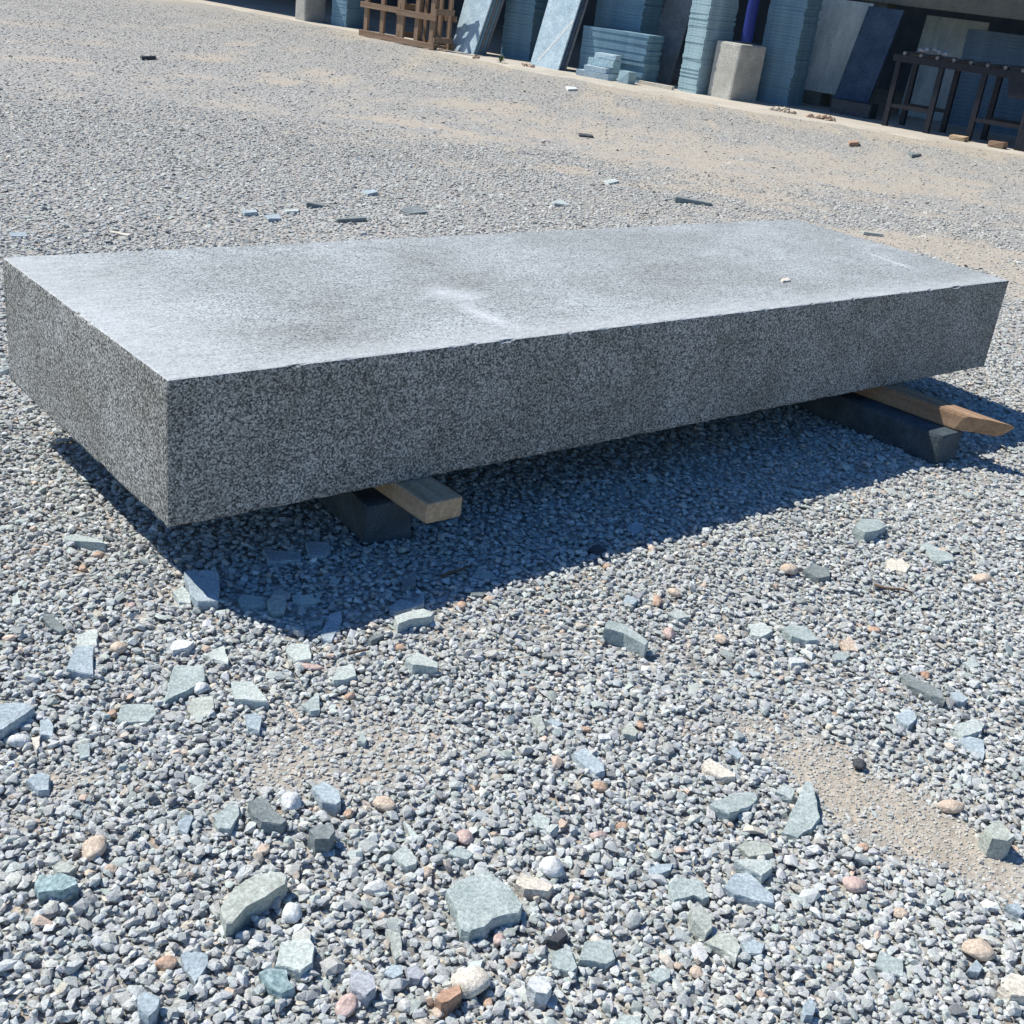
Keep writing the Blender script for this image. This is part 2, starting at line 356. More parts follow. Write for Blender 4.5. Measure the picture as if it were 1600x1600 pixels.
 ('pale', 14, 'pale oblong chip beside the tall slate shard', '1212,1235 1225,1222 1243,1230 1238,1244'),
 ('green', 9, 'pale green four sided plate at bottom right', '1368,1505 1375,1484 1411,1500 1412,1523 1390,1518'),
 ('blue', 8, 'small green flake below the tan rounded stone at right', '1512,1518 1525,1500 1536,1510 1530,1520'),
 ('cream', 22, 'large cream stone cut by the right picture edge', '1565,1540 1580,1520 1610,1530 1612,1560 1580,1555'),
 ('blue', 14, 'bluish chip at the right picture edge below the sandy track', '1572,1415 1590,1410 1602,1425 1595,1430'),
 ('blue', 18, 'speckled blue oval stone near the bottom right', '1254,1572 1265,1560 1275,1570 1270,1588 1258,1588'),
 # beyond the slab
 ('dark', 20, 'flat slate blade behind the slab with dark front edge', '477,316 506,315 508,320 480,320'),
 ('dark', 26, 'dark thin slate plate close behind the slab back edge', '525,341 570,339 572,343 527,344'),
 ('blue', 20, 'blue green chip behind the slab above the dark thin plate', '566,298 585,297 590,302 575,305'),
 ('dark', 20, 'dark ragged slate piece behind the middle of the slab', '625,327 655,322 668,331 640,333'),
 ('blue', 12, 'pale blue flake left of the slate blade behind the slab', '415,337 435,332 440,341 420,344'),
 ('pale', 12, 'pale flake just above the pale blue flake behind the slab', '445,325 468,324 466,331 448,331'),
 ('blue', 22, 'blue slate sliver left of the two pale flakes behind the slab', '378,327 400,326 402,332 382,332'),
 ('cream', 12, 'pale splinter behind the left end of the slab', '168,357 175,356 203,365 200,369'),
 ('blue', 16, 'thin blue slate strip by the left picture edge behind the slab', '15,365 40,365 43,369 18,369'),
 ('black', 40, 'lone dark lump of stone far out on the left gravel', '219,86 232,87 242,84 243,89 222,90'),
 ('dark', 34, 'long dark slate strip behind the right half of the slab', '1053,308 1062,304 1112,314 1112,318 1056,312'),
 ('pale', 16, 'pale triangular flake behind the middle of the slab', '862,318 876,310 893,319 866,320'),
 ('black', 26, 'thin dark strip far out near the sandy tracks', '904,207 926,210 927,212 906,210'),
 ('pale', 16, 'pale flake beyond the sandy patch behind the slab', '943,282 960,280 968,284 950,287'),
 ('olive', 20, 'grey strip of stone by the back right corner of the slab', '1345,360 1375,362 1380,366 1350,363'),
 ('brick', 60, 'brown brick fragment at the edge of the gravel by the apron', '1327,218 1342,219 1342,223 1328,224'),
 ('dark', 40, 'grey slate fragment on the apron edge right of the brick fragment', '1418,236 1440,240 1425,243'),
 ('white', 40, 'white stone at the apron below the leaning pale slab', '884,134 900,136 902,139 888,139'),
 ('cream', 9, 'small cream flake lying on top of the granite slab', '1221,435 1231,433 1235,437 1224,439'),
]
PEBS = [
 # colour, centre px, half width px, half height px, label
 ('peach', 186, 1017, 11, 13, 'peach coloured round pebble right of the bluish white chip'),
 ('white', 314, 1078, 12, 13, 'small white pebble on the corner of the four sided chip'),
 ('white', 31, 1160, 15, 11, 'whitish oval pebble below the thick chip at the left edge'),
 ('orange', 154, 872, 7, 8, 'orange pebble just below the narrow wedge shaped chip'),
 ('orange', 130, 892, 6, 7, 'orange pebble further below the narrow wedge shaped chip'),
 ('orange', 176, 1116, 7, 8, 'orange pebble left of the flat mottled slate chip'),
 ('pink', 207, 952, 6, 6, 'small pink pebble in the gravel left of the shadow'),
 ('pink', 486, 1044, 18, 7, 'elongated pink pebble between two pale slate chips'),
 ('orange', 546, 1088, 7, 11, 'upright orange pebble in the central left gravel'),
 ('orange', 722, 948, 8, 9, 'orange pebble at the shadow edge right of the pale blade'),
 ('peach', 765, 938, 9, 7, 'peach pebble at the shadow edge beside the orange one'),
 ('orange', 625, 1015, 8, 6, 'ochre pebble below the pale blade shaped chip'),
 ('orange', 1026, 941, 8, 12, 'pink and orange pebble behind the brick shaped offcut'),
 ('peach', 1055, 929, 11, 8, 'yellowish pebble above the flat pale flake'),
 ('pink', 1046, 988, 9, 12, 'dusky pink pebble right of the brick shaped offcut'),
 ('peach', 1127, 996, 8, 10, 'peach pebble further right of the brick shaped offcut'),
 ('orange', 948, 886, 6, 6, 'orange pebble on the shadow edge near the middle'),
 ('orange', 915, 1141, 9, 5, 'orange flat pebble left of the olive triangular chip'),
 ('orange', 1001, 1134, 6, 9, 'small orange pebble touching the olive triangular chip'),
 ('peach', 1234, 891, 14, 11, 'round pink pebble left of the dark tilted chip'),
 ('peach', 1533, 907, 13, 9, 'peach pebble at the far right below the flat triangular flake'),
 ('orange', 1367, 982, 9, 7, 'orange pebble right of the pink triangular stone'),
 ('brick', 1446, 1057, 7, 8, 'reddish brown pebble touching the long dark slate blade'),
 ('white', 1434, 1048, 12, 7, 'white pebble above the long dark slate blade'),
 ('white', 1393, 1047, 7, 7, 'small white pebble at the tip of the long dark blade'),
 ('peach', 1470, 864, 7, 5, 'small pink pebble left of the flat triangular flake'),
 ('peach', 147, 1334, 16, 20, 'large peach pebble standing out in the lower left gravel'),
 ('orange', 260, 1513, 15, 11, 'orange brown pebble left of the pointed flat plate'),
 ('peach', 172, 1370, 10, 8, 'small peach pebble below the large peach pebble'),
 ('peach', 410, 1335, 10, 9, 'peach pebble right of the narrow grey chip'),
 ('peach', 600, 1263, 17, 11, 'tan pointed pebble right of the five sided chip'),
 ('orange', 544, 1280, 8, 8, 'orange pebble right of the dark blue cube stone'),
 ('peach', 665, 1370, 9, 10, 'orange pebble left of the biggest slate plate'),
 ('pink', 725, 1313, 13, 12, 'pink round stone above the triangular green chip'),
 ('pink', 779, 1470, 9, 12, 'pink upright pebble below the biggest slate plate'),
 ('orange', 761, 1569, 7, 11, 'orange pebble right of the large cream stone'),
 ('peach', 685, 1586, 10, 9, 'peach pebble below the brown red angular stone'),
 ('white', 455, 1262, 15, 15, 'white rough pebble right of the dark green oval chip'),
 ('white', 457, 1433, 14, 18, 'white upright stone below the wedge shaped stone'),
 ('pink', 541, 1573, 14, 18, 'pale pinkish oval stone at the bottom below the speckled stone'),
 ('cream', 734, 1541, 29, 23, 'large lumpy cream stone at the bottom left of centre'),
 ('white', 862, 1354, 18, 18, 'bright white round pebble in the central foreground'),
 ('orange', 937, 1232, 13, 9, 'orange pebble below the light blue green sliver'),
 ('orange', 972, 1291, 9, 8, 'orange pebble in the gravel above the thin flake'),
 ('pink', 935, 1306, 12, 9, 'pink pebble right of the small pale green chip'),
 ('peach', 1090, 1520, 11, 9, 'peach pebble below the mottled five sided plate'),
 ('peach', 1486, 1260, 18, 10, 'pink oval pebble on the sandy track at right'),
 ('pink', 1337, 1382, 17, 14, 'pink angular pebble in the right foreground'),
 ('peach', 1527, 1488, 21, 15, 'tan rounded stone at lower right'),
 ('black', 1343, 1193, 10, 9, 'dark pebble at the top of the sandy track'),
 ('orange', 1349, 1324, 9, 7, 'small orange pebble left of the sandy track'),
 ('peach', 1407, 1427, 11, 8, 'tan pebble below the pink angular pebble'),
 ('brick', 1540, 1416, 8, 6, 'reddish pebble near the lower end of the sandy track'),
 ('olive', 628, 857, 8, 7, 'yellow olive pebble in shade below the timber block'),
 ('olive', 898, 804, 9, 7, 'yellowish pebble in the shadow below the slab middle'),
]

# slab frame (corner A at the viewer's front left)
SA = np.array([-.78654, 2.43850]); SY = .7308149
E1 = np.array([math.cos(SY), math.sin(SY)]); E2 = np.array([-math.sin(SY), math.cos(SY)])
SL_L, SL_W, SL_T, SL_Z = 3.56037, 1.09937, .362846, .18

chip_polys = []
def make_chip(col, thick, label, pts):
    P = [tuple(map(float, q.split(','))) for q in pts.split()]
    far = P[0][1] < 460
    on_slab = 'on top of the granite' in label
    base = SL_Z + SL_T if on_slab else 0.0
    lift = .001 if on_slab else .006
    th = thick / 1000.0 * (.55 if far else 1)
    zt = base + lift + th
    G = np.array([at(x, y, zt) for x, y in P])
    c = G.mean(0); h0 = 0.0 if on_slab else float(hgt(c[0], c[1])) * max(0, min(1, 1 - (math.hypot(c[0], c[1]) - 10) / 5))
    size = np.ptp(G, axis=0).max()
    if not on_slab: chip_polys.append(G)
    # break the straight edges up a little
    r = random.Random(hash((P[0][0], P[0][1])) & 0xffff)
    loop = []
    for i in range(len(G)):
        a, b = G[i], G[(i + 1) % len(G)]; e = b - a; L = np.hypot(*e)
        loop.append(a)
        k = 2 if L > .05 and not far else (1 if L > .02 else 0)
        nrm = np.array([e[1], -e[0]]) / max(L, 1e-6)
        for q in range(k):
            loop.append(a + e * ((q + 1) / (k + 1) + r.uniform(-.08, .08)) + nrm * r.uniform(-.045, .045) * min(L, .06))
    loop = np.array(loop)
    area = .5 * sum(loop[i - 1][0] * loop[i][1] - loop[i][0] * loop[i - 1][1] for i in range(len(loop)))
    if area < 0: loop = loop[::-1]
    tx, ty = r.uniform(-.12, .12), r.uniform(-.12, .12)
    if on_slab: tx = ty = 0
    bm = bmesh.new()
    rel = loop - c
    def ring(s, z, j=0.0):
        return [(p[0] * s + r.uniform(-j, j), p[1] * s + r.uniform(-j, j), z + p[0] * tx + p[1] * ty) for p in rel]
    top = lift + th
    ch = min(.0025, th * .25)
    low = 0.0 if on_slab else -.012
    j = .0015 if not far else .004
    rings = [ring(1.03, low, j), ring(1.035, top * .45, j), ring(1.01, top - ch, j * .5), ring(.975 if size > .03 else .95, top, 0)]
    V = [[bm.verts.new(p) for p in q] for q in rings]
    nn = len(rel)
    bm.faces.new(V[0][::-1]); bm.faces.new(V[-1])
    for a, b in zip(V[:-1], V[1:]):
        for i in range(nn): bm.faces.new((a[i], a[(i + 1) % nn], b[(i + 1) % nn], b[i]))
    bmesh.ops.triangulate(bm, faces=[f for f in bm.faces if len(f.verts) > 4])
    o = mesh_obj('slate_chip' if col not in ('white', 'cream', 'peach', 'brick', 'grey') else 'stone_chip', bm, M[col])
    o.location = (c[0], c[1], base + h0)
    tag(o, label, 'stone chip', SL)

def make_pebble(col, px, py, rx, ry, label, seed):
    g0 = at(px, py, .012); dist = math.sqrt(g0 @ g0 + CAM_H ** 2); s = dist / F_PX
    a = rx * s; b = ry * s
    r = random.Random(seed)
    bm = bmesh.new(); bmesh.ops.create_icosphere(bm, subdivisions=3, radius=1)
    pl = [(Vector((r.gauss(0, 1), r.gauss(0, 1), r.gauss(0, 1))).normalized(), r.uniform(.66, .9)) for _ in range(7)]
    off = Vector((seed * 3.1, seed * 1.7, 0))
    for v in bm.verts:
        for d, h in pl:
            e = v.co.dot(d) - h
            if e > 0: v.co -= d * e * .8
        v.co *= 1 + .10 * noise.noise(v.co * 1.6 + off) + .03 * noise.noise(v.co * 5 + off)
    hz = min(a, b) * .8
    bmesh.ops.scale(bm, vec=(a * 1.08, b * 1.12, hz), verts=bm.verts)
    o = mesh_obj('pebble', bm, M[col], smooth=True)
    g = at(px, py, hz * .75)
    o.location = (g[0], g[1], float(hgt(g[0], g[1])) + hz * .75 + .004)
    o.rotation_euler = (r.uniform(-.2, .2), r.uniform(-.2, .2), r.uniform(-.3, .3))
    tag(o, label, 'pebble', PB)
    t = np.linspace(0, 2 * math.pi, 9)[:-1]
    chip_polys.append(np.stack([g[0] + a * .9 * np.cos(t), g[1] + b * .9 * np.sin(t)], 1))

# ------------------------------------------------------------------ ground sheet
def axis(fine0, fine1, step, outer, grow=1.35):
    a = list(np.arange(fine0, fine1 + 1e-6, step)); s = step
    lo, hi = [], []
    x = fine1
    while x < outer: s *= grow; x += s; hi.append(x)
    s = step; x = fine0
    while x > -outer: s *= grow; x -= s; lo.append(x)
    return np.array(lo[::-1] + a + hi)
gx = axis(-4.2, 5.2, .06, 500); gy = axis(.6, 12.0, .06, 500)
X, Y = np.meshgrid(gx, gy); nx, ny = len(gx), len(gy)
X, Y = X.ravel(), Y.ravel()
near = np.clip(1 - (np.hypot(X, Y) - 10) / 5, 0, 1)
Z = hgt(X, Y) * near
me = bpy.data.meshes.new('ground')
idx = (np.arange(ny - 1)[:, None] * nx + np.arange(nx - 1)[None]).ravel()
quads = np.stack([idx, idx + 1, idx + nx + 1, idx + nx], 1).astype(np.int32)
me.vertices.add(len(X)); me.vertices.foreach_set('co', np.stack([X, Y, Z], 1).astype(np.float32).ravel())
me.loops.add(quads.size); me.loops.foreach_set('vertex_index', quads.ravel())
me.polygons.add(len(quads)); me.polygons.foreach_set('loop_start', np.arange(0, quads.size, 4, dtype=np.int32))
me.polygons.foreach_set('use_smooth', np.ones(len(quads), bool))
me.update()
sv, _ = sand(X, Y)
at_ = me.attributes.new('sand', 'FLOAT', 'POINT'); at_.data.foreach_set('value', sv.astype(np.float32))
def ground_mat():
    mt, n, b = mat('ground_gravel_and_sand'); v = coords(n)
    a = n.nodes.new('ShaderNodeAttribute'); a.attribute_name = 'sand'
    vo = N(n, 'ShaderNodeTexVoronoi', Scale=52.0, Randomness=1.0); n.links.new(v, vo.inputs['Vector'])
    sep = n.nodes.new('ShaderNodeSeparateColor'); n.links.new(vo.outputs['Color'], sep.inputs[0])
    cell = ramp(n, sep.outputs[0], ((0, (.30, .30, .295)), (.3, (.42, .415, .40)), (.6, (.49, .48, .455)), (.86, (.52, .50, .46)), (.93, (.54, .43, .34)), (1, (.66, .65, .62))))
    gap = ramp(n, vo.outputs['Distance'], ((.22, (1, 1, 1)), (.7, (.60, .58, .55))))
    grav = mixc(n, 1.0, cell.outputs[0], gap.outputs[0], 'MULTIPLY')
    f = N(n, 'ShaderNodeTexNoise', Scale=260.0, Detail=4.0, Roughness=.75); n.links.new(v, f.inputs['Vector'])
    l = N(n, 'ShaderNodeTexNoise', Scale=9.0, Detail=6.0, Roughness=.7); n.links.new(v, l.inputs['Vector'])
    sc_ = ramp(n, l.outputs[0], ((.3, (.43, .365, .285)), (.7, (.53, .465, .375))))
    fg = ramp(n, f.outputs[0], ((.25, (.62, .62, .63)), (.75, (1.25, 1.24, 1.22))))
    snd = mixc(n, .28, mixc(n, 1.0, sc_.outputs[0], fg.outputs[0], 'MULTIPLY'), grav)
    # ragged border between sand and stones
    mth = N(n, 'ShaderNodeMath', operation='MULTIPLY_ADD'); n.links.new(f.outputs[0], mth.inputs[0]); mth.inputs[1].default_value = .9
    ad = N(n, 'ShaderNodeMath', operation='ADD'); n.links.new(a.outputs['Fac'], ad.inputs[0]); n.links.new(mth.outputs[0], ad.inputs[1]); mth.inputs[2].default_value = -.45
    fac = ramp(n, ad.outputs[0], ((.22, (0, 0, 0)), (.55, (1, 1, 1))))
    n.links.new(mixc(n, fac.outputs[0], grav, snd), b.inputs['Base Color'])
    b.inputs['Roughness'].default_value = .95
    hs = N(n, 'ShaderNodeMath', operation='SUBTRACT'); hs.inputs[0].default_value = 1.0; n.links.new(vo.outputs['Distance'], hs.inputs[1])
    hh = N(n, 'ShaderNodeMath', operation='MULTIPLY_ADD'); n.links.new(f.outputs[0], hh.inputs[0]); hh.inputs[1].default_value = .35; n.links.new(hs.outputs[0], hh.inputs[2])
    bump(n, b, hh.outputs[0], .55, .010)
    return mt
me.materials.append(ground_mat())
ground = bpy.data.objects.new('ground', me); COL.objects.link(ground); tag(ground, kind='structure')

# ------------------------------------------------------------------ the granite slab
def granite_mats():
    out = []
    for top in (0, 1):
        mt, n, b = mat('granite_dusty_top' if top else 'granite_rough_side'); v = coords(n)
        vo = N(n, 'ShaderNodeTexVoronoi', Scale=235.0, Randomness=1.0); n.links.new(v, vo.inputs['Vector'])
        sep = n.nodes.new('ShaderNodeSeparateColor'); n.links.new(vo.outputs['Color'], sep.inputs[0])
        no = N(n, 'ShaderNodeTexNoise', Scale=195.0, Detail=3.0, Roughness=.75); n.links.new(v, no.inputs['Vector'])
        lg = N(n, 'ShaderNodeTexNoise', Scale=5.0, Detail=5.0, Roughness=.65); n.links.new(v, lg.inputs['Vector'])
        ad = N(n, 'ShaderNodeMath', operation='MULTIPLY_ADD'); n.links.new(sep.outputs[0], ad.inputs[0]); ad.inputs[1].default_value = .45
        n.links.new(no.outputs[0], ad.inputs[2])
        if not top:
            c = ramp(n, ad.outputs[0], ((.45, (.030, .031, .032)), (.60, (.112, .113, .110)), (.78, (.275, .272, .258)), (.96, (.56, .55, .52))))
            lr = ramp(n, lg.outputs[0], ((.3, (.74, .73, .69)), (.7, (1.22, 1.23, 1.24))))
            colr = mixc(n, 1.0, c.outputs[0], lr.outputs[0], 'MULTIPLY')
            # sparse round feldspar spots
            sp = N(n, 'ShaderNodeTexVoronoi', Scale=13.0); n.links.new(v, sp.inputs['Vector'])
            spr = ramp(n, sp.outputs['Distance'], ((.09, (1, 1, 1)), (.14, (0, 0, 0))))
            sf = N(n, 'ShaderNodeMath', operation='MULTIPLY'); n.links.new(spr.outputs[0], sf.inputs[0]); sf.inputs[1].default_value = .45
            colr = mixc(n, sf.outputs[0], colr, (.42, .41, .37))
            n.links.new(colr, b.inputs['Base Color'])
            bump(n, b, ad.outputs[0], .35, .003)
        else:
            c = ramp(n, ad.outputs[0], ((.44, (.05, .052, .055)), (.56, (.20, .208, .212)), (.68, (.30, .318, .315)), (.92, (.455, .478, .475))))
            # dust wiped across the slab in short strokes, thin in places
            v2 = coords(n, (1.0, 5.5, 1)); st = N(n, 'ShaderNodeTexNoise', Scale=13.0, Detail=6.0, Roughness=.75); n.links.new(v2, st.inputs['Vector'])
            v3 = coords(n, (1.0, 1.3, 1)); pt = N(n, 'ShaderNodeTexNoise', Scale=2.3, Detail=4.0, Roughness=.6); n.links.new(v3, pt.inputs['Vector'])
            pr = ramp(n, pt.outputs[0], ((.32, (.82, .805, .785)), (.46, (.96, .955, .95)), (.55, (1.04, 1.04, 1.04)), (.68, (1.16, 1.165, 1.17))))
            sr = ramp(n, st.outputs[0], ((.35, (.86, .86, .86)), (.65, (1.13, 1.13, 1.13))))
            colr = mixc(n, 1.0, mixc(n, 1.0, c.outputs[0], pr.outputs[0], 'MULTIPLY'), sr.outputs[0], 'MULTIPLY')
            # white dust gathered along the front and left edges, a scratch near the far end
            tc = n.nodes.new('ShaderNodeTexCoord'); sx = n.nodes.new('ShaderNodeSeparateXYZ'); n.links.new(tc.outputs['Object'], sx.inputs[0])
            def band(sock, lo, hi):
                mr = n.nodes.new('ShaderNodeMapRange'); mr.inputs[1].default_value = lo; mr.inputs[2].default_value = hi
                mr.inputs[3].default_value = 1; mr.inputs[4].default_value = 0; n.links.new(sock, mr.inputs[0]); return mr.outputs[0]
            mx = N(n, 'ShaderNodeMath', operation='MAXIMUM'); n.links.new(band(sx.outputs[1], .0, .16), mx.inputs[0]); n.links.new(band(sx.outputs[0], .05, .4), mx.inputs[1])
            mm = N(n, 'ShaderNodeMath', operation='MULTIPLY'); n.links.new(mx.outputs[0], mm.inputs[0]); n.links.new(st.outputs[0], mm.inputs[1])
            colr = mixc(n, mm.outputs[0], colr, (.54, .555, .56))
            for x0, y0, x1, y1, wd in SCRATCH:                  # chalky scratches
                dx, dy = x1 - x0, y1 - y0; L = math.hypot(dx, dy); dx /= L; dy /= L
                def lin(a, b_, c0):
                    p = N(n, 'ShaderNodeMath', operation='MULTIPLY_ADD'); n.links.new(sx.outputs[0], p.inputs[0]); p.inputs[1].default_value = a; p.inputs[2].default_value = c0
                    q = N(n, 'ShaderNodeMath', operation='MULTIPLY_ADD'); n.links.new(sx.outputs[1], q.inputs[0]); q.inputs[1].default_value = b_; n.links.new(p.outputs[0], q.inputs[2])
                    ab = N(n, 'ShaderNodeMath', operation='ABSOLUTE'); n.links.new(q.outputs[0], ab.inputs[0]); return ab.outputs[0]
                cx, cy = (x0 + x1) / 2, (y0 + y1) / 2
                ac = band(lin(-dy, dx, dy * cx - dx * cy), 0, wd); al = band(lin(dx, dy, -dx * cx - dy * cy), L * .25, L * .55)
                p1 = N(n, 'ShaderNodeMath', operation='MULTIPLY'); n.links.new(ac, p1.inputs[0]); n.links.new(al, p1.inputs[1])
                p2 = N(n, 'ShaderNodeMath', operation='MULTIPLY'); n.links.new(p1.outputs[0], p2.inputs[0]); n.links.new(st.outputs[0], p2.inputs[1])
                colr = mixc(n, p2.outputs[0], colr, (.66, .68, .70))
            n.links.new(colr, b.inputs['Base Color'])
            bump(n, b, ad.outputs[0], .35, .002)
        b.inputs['Roughness'].default_value = .75
        out.append(mt)
    return out
def on_slab_local(px, py):
    g = at(px, py, SL_Z + SL_T) - SA; return g @ E1, g @ E2
SCRATCH = [(*on_slab_local(a, b), *on_slab_local(c, d), wd) for a, b, c, d, wd in
           ((1350, 393, 1432, 422, .022), (715, 474, 800, 512, .05), (660, 452, 760, 470, .10))]
gs, gt = granite_mats()
bm = bmesh.new()
add_box(bm, 0, SL_L, 0, SL_W, 0, SL_T)
bmesh.ops.subdivide_edges(bm, edges=[e for e in bm.edges if abs(e.verts[0].co.x - e.verts[1].co.x) > 1], cuts=200)
bmesh.ops.subdivide_edges(bm, edges=[e for e in bm.edges if abs(e.verts[0].co.y - e.verts[1].co.y) > .5], cuts=60)
ed = [e for e in bm.edges if e.is_manifold and e.calc_face_angle(0) > 1]
bmesh.ops.bevel(bm, geom=ed, offset=.016, segments=4, affect='EDGES', profile=1.0)
for v in bm.verts:                                            # nicked arrises
    on = (v.co.x < .001 or v.co.x > SL_L - .001) + (v.co.y < .001 or v.co.y > SL_W - .001) + (v.co.z < .001 or v.co.z > SL_T - .001)
    if on >= 2:
        q = max(noise.noise(v.co * 14), noise.noise(v.co * 45) - .1) + .35
        c = Vector((SL_L / 2, SL_W / 2, SL_T / 2))
        for k in range(3):
            v.co[k] += (1 if c[k] > v.co[k] else -1) * (.0012 + .0085 * max(0, q - .45)) * (abs(v.co[k] - c[k]) > c[k] - .008)
for f in bm.faces:
    f.material_index = 1 if f.normal.z > .75 else 0
bm.normal_update()
for f in bm.faces: f.material_index = 1 if f.normal.z > .75 else 0
slab = mesh_obj('granite_slab', bm, [gs, gt])
slab.location = (SA[0], SA[1], SL_Z); slab.rotation_euler = (0, 0, SY)
tag(slab, 'long thick granite slab with dusty pale top resting on timber and stone', 'stone slab')

# bearers under the slab, built in the slab's own axes
def wood_mat(name, c0, c1, axis_=1):
    mt, n, b = mat(name); s = [26, 26, 26]; s[axis_] = 1.6
    v = coords(n, tuple(s)); a = N(n, 'ShaderNodeTexNoise', Scale=1.0, Detail=6.0, Roughness=.65, Distortion=.6); n.links.new(v, a.inputs['Vector'])
    r = ramp(n, a.outputs[0], ((.3, c0), (.55, tuple((x + y) / 2 for x, y in zip(c0, c1))), (.72, c1)))
    v2 = coords(n); f = N(n, 'ShaderNodeTexNoise', Scale=90.0, Detail=3.0); n.links.new(v2, f.inputs['Vector'])
    g = ramp(n, f.outputs[0], ((.3, (.8, .8, .8)), (.7, (1.15, 1.15, 1.15))))
    n.links.new(mixc(n, 1.0, r.outputs[0], g.outputs[0], 'MULTIPLY'), b.inputs['Base Color'])
    bump(n, b, a.outputs[0], .5, .004)
    return mt
M['timber'] = wood_mat('sawn_timber', (.36, .25, .15), (.60, .46, .32))
M['timber_warm'] = wood_mat('weathered_orange_timber', (.24, .15, .09), (.52, .35, .23))
M['bearer'] = stone_mat('bearer_slate', (.045, .062, .075), (.095, .12, .14), scale=12)
def slab_frame_obj(name, bm, mt, rz=0.0, piv=(0, 0)):
    o = mesh_obj(name, bm, mt)
    p = SA + E1 * piv[0] + E2 * piv[1]
    o.location = (p[0], p[1], 0); o.rotation_euler = (0, 0, SY + rz); return o
def rough_box(wx, wy, z0, z1, amp, seed):
    """a broken or sawn bar: a bevelled box with uneven faces, its top kept below z1"""
    b = bmesh.new(); add_box(b, 0, wx, 0, wy, z0, z1, bevel=min(.014, (z1 - z0) * .15))
    bmesh.ops.subdivide_edges(b, edges=[e for e in b.edges if e.calc_length() > .3], cuts=24)
    bmesh.ops.triangulate(b, faces=[f for f in b.faces if len(f.verts) > 4])
    bmesh.ops.subdivide_edges(b, edges=[e for e in b.edges if e.calc_length() > .03], cuts=1)
    off = Vector((seed, seed * 2.3, 0))
    for v in b.verts:
        q = noise.noise_vector(v.co * 9 + off) * amp + noise.noise_vector(v.co * 32 + off) * amp * .35
        v.co += q; v.co.z = min(v.co.z, z1)
    bmesh.ops.triangulate(b, faces=b.faces)
    return b
bm = rough_box(.118, 1.34, .120, .180, .003, 5)
t1 = slab_frame_obj('timber_beam', bm, M['timber'], 0.0, (.636, -.142)); tag(t1, 'short timber beam end poking out under the near end of the slab', 'timber')
bm = rough_box(.145, .95, -.02, .119, .010, 3)
t2 = slab_frame_obj('stone_bearer', bm, M['bearer'], -.06, (.565, .02)); tag(t2, 'dark stone block under the near timber beam', 'stone block')
bm = bmesh.new()
LEN = 1.5                                                     # the outer end is split off at a slant
add_hex(bm, [(0, .13, .117), (.05, .08, .117), (.09, .02, .117), (.108, .005, .117), (.108, LEN, .117), (0, LEN, .117)],
        [(0, .10, .180), (.05, .045, .179), (.09, -.02, .176), (.108, -.045, .172), (.108, LEN, .180), (0, LEN, .180)])
bmesh.ops.bevel(bm, geom=[e for e in bm.edges if e.calc_length() > .5], offset=.005, segments=2, affect='EDGES')
t3 = slab_frame_obj('timber_beam', bm, M['timber_warm'], .06, (2.868, -.44)); tag(t3, 'timber beam with slanted sunlit end under the far end of the slab', 'timber')
bm = rough_box(.140, 1.3, -.025, .116, .007, 9)
t4 = slab_frame_obj('stone_bearer', bm, M['bearer'], .02, (2.757, -.335)); tag(t4, 'dark stone bar under the far timber beam', 'stone block')

# twigs lying on the stones
def twig(pts, rad, label):
    bm = bmesh.new(); P = [at(x, y, .02) for x, y in pts]
    prev = None
    for i, p in enumerate(P):
        d = P[min(i + 1, len(P) - 1)] - P[max(i - 1, 0)]; d = d / np.hypot(*d); nrm = (-d[1], d[0])
        r = rad * (1 - .5 * i / len(P)); ringv = []
        for k in range(6):
            t = k * math.pi / 3
            ringv.append(bm.verts.new((p[0] - P[0][0] + nrm[0] * math.cos(t) * r, p[1] - P[0][1] + nrm[1] * math.cos(t) * r, math.sin(t) * r)))
        if prev:
            for k in range(6): bm.faces.new((prev[k], prev[(k + 1) % 6], ringv[(k + 1) % 6], ringv[k]))
        else: bm.faces.new(ringv[::-1])
        prev = ringv
    bm.faces.new(prev)
    o = mesh_obj('twig', bm, M['twig'], smooth=True); o.location = (P[0][0], P[0][1], .022 + float(hgt(*P[0])))
    tag(o, label, 'twig', 'dry twigs on the gravel')
M['twig'] = wood_mat('dry_twig', (.10, .065, .045), (.20, .14, .10), 0)
twig([(690, 898), (703, 892), (720, 888), (737, 880)], .0045, 'brown twig lying in the slab shadow')
twig([(1365, 915), (1385, 921), (1405, 922), (1425, 927)], .004, 'thin brown twig below the cream crumpled stone')
twig([(545, 1022), (560, 1018), (577, 1015)], .0035, 'short grey twig just outside the shadow front edge')

for c in CHIPS: make_chip(*c)
for i, c in enumerate(PEBS): make_pebble(*c, seed=i + 1)

# ------------------------------------------------------------------ gravel (nobody could count it)
def inside(poly, x, y):
    r = np.zeros(len(x), bool); n = len(poly)
    for i in range(n):
        x0, y0 = poly[i - 1]; x1, y1 = poly[i]
        c = ((y0 > y) != (y1 > y)) & (x < (x1 - x0) * (y - y0) / (y1 - y0 + 1e-12) + x0)
        r ^= c
    return r
def field(d0, d1, step):
    """jittered points of the seen wedge of yard between two distances"""
    W = .52 * d1 + .75
    gx = np.arange(-W, W, step); gy = np.arange(max(.7, d0 * .72), d1, step)
    x, y = np.meshgrid(gx, gy); x, y = x.ravel(), y.ravel()
    x = x + rng.uniform(-.75, .75, len(x)) * step; y = y + rng.uniform(-.75, .75, len(y)) * step
    d = np.hypot(x, y) * (1 + rng.uniform(-.10, .10, len(x))); k = (d >= d0) & (d < d1) & (np.abs(x) < .52 * y + .65)
    return x[k], y[k]
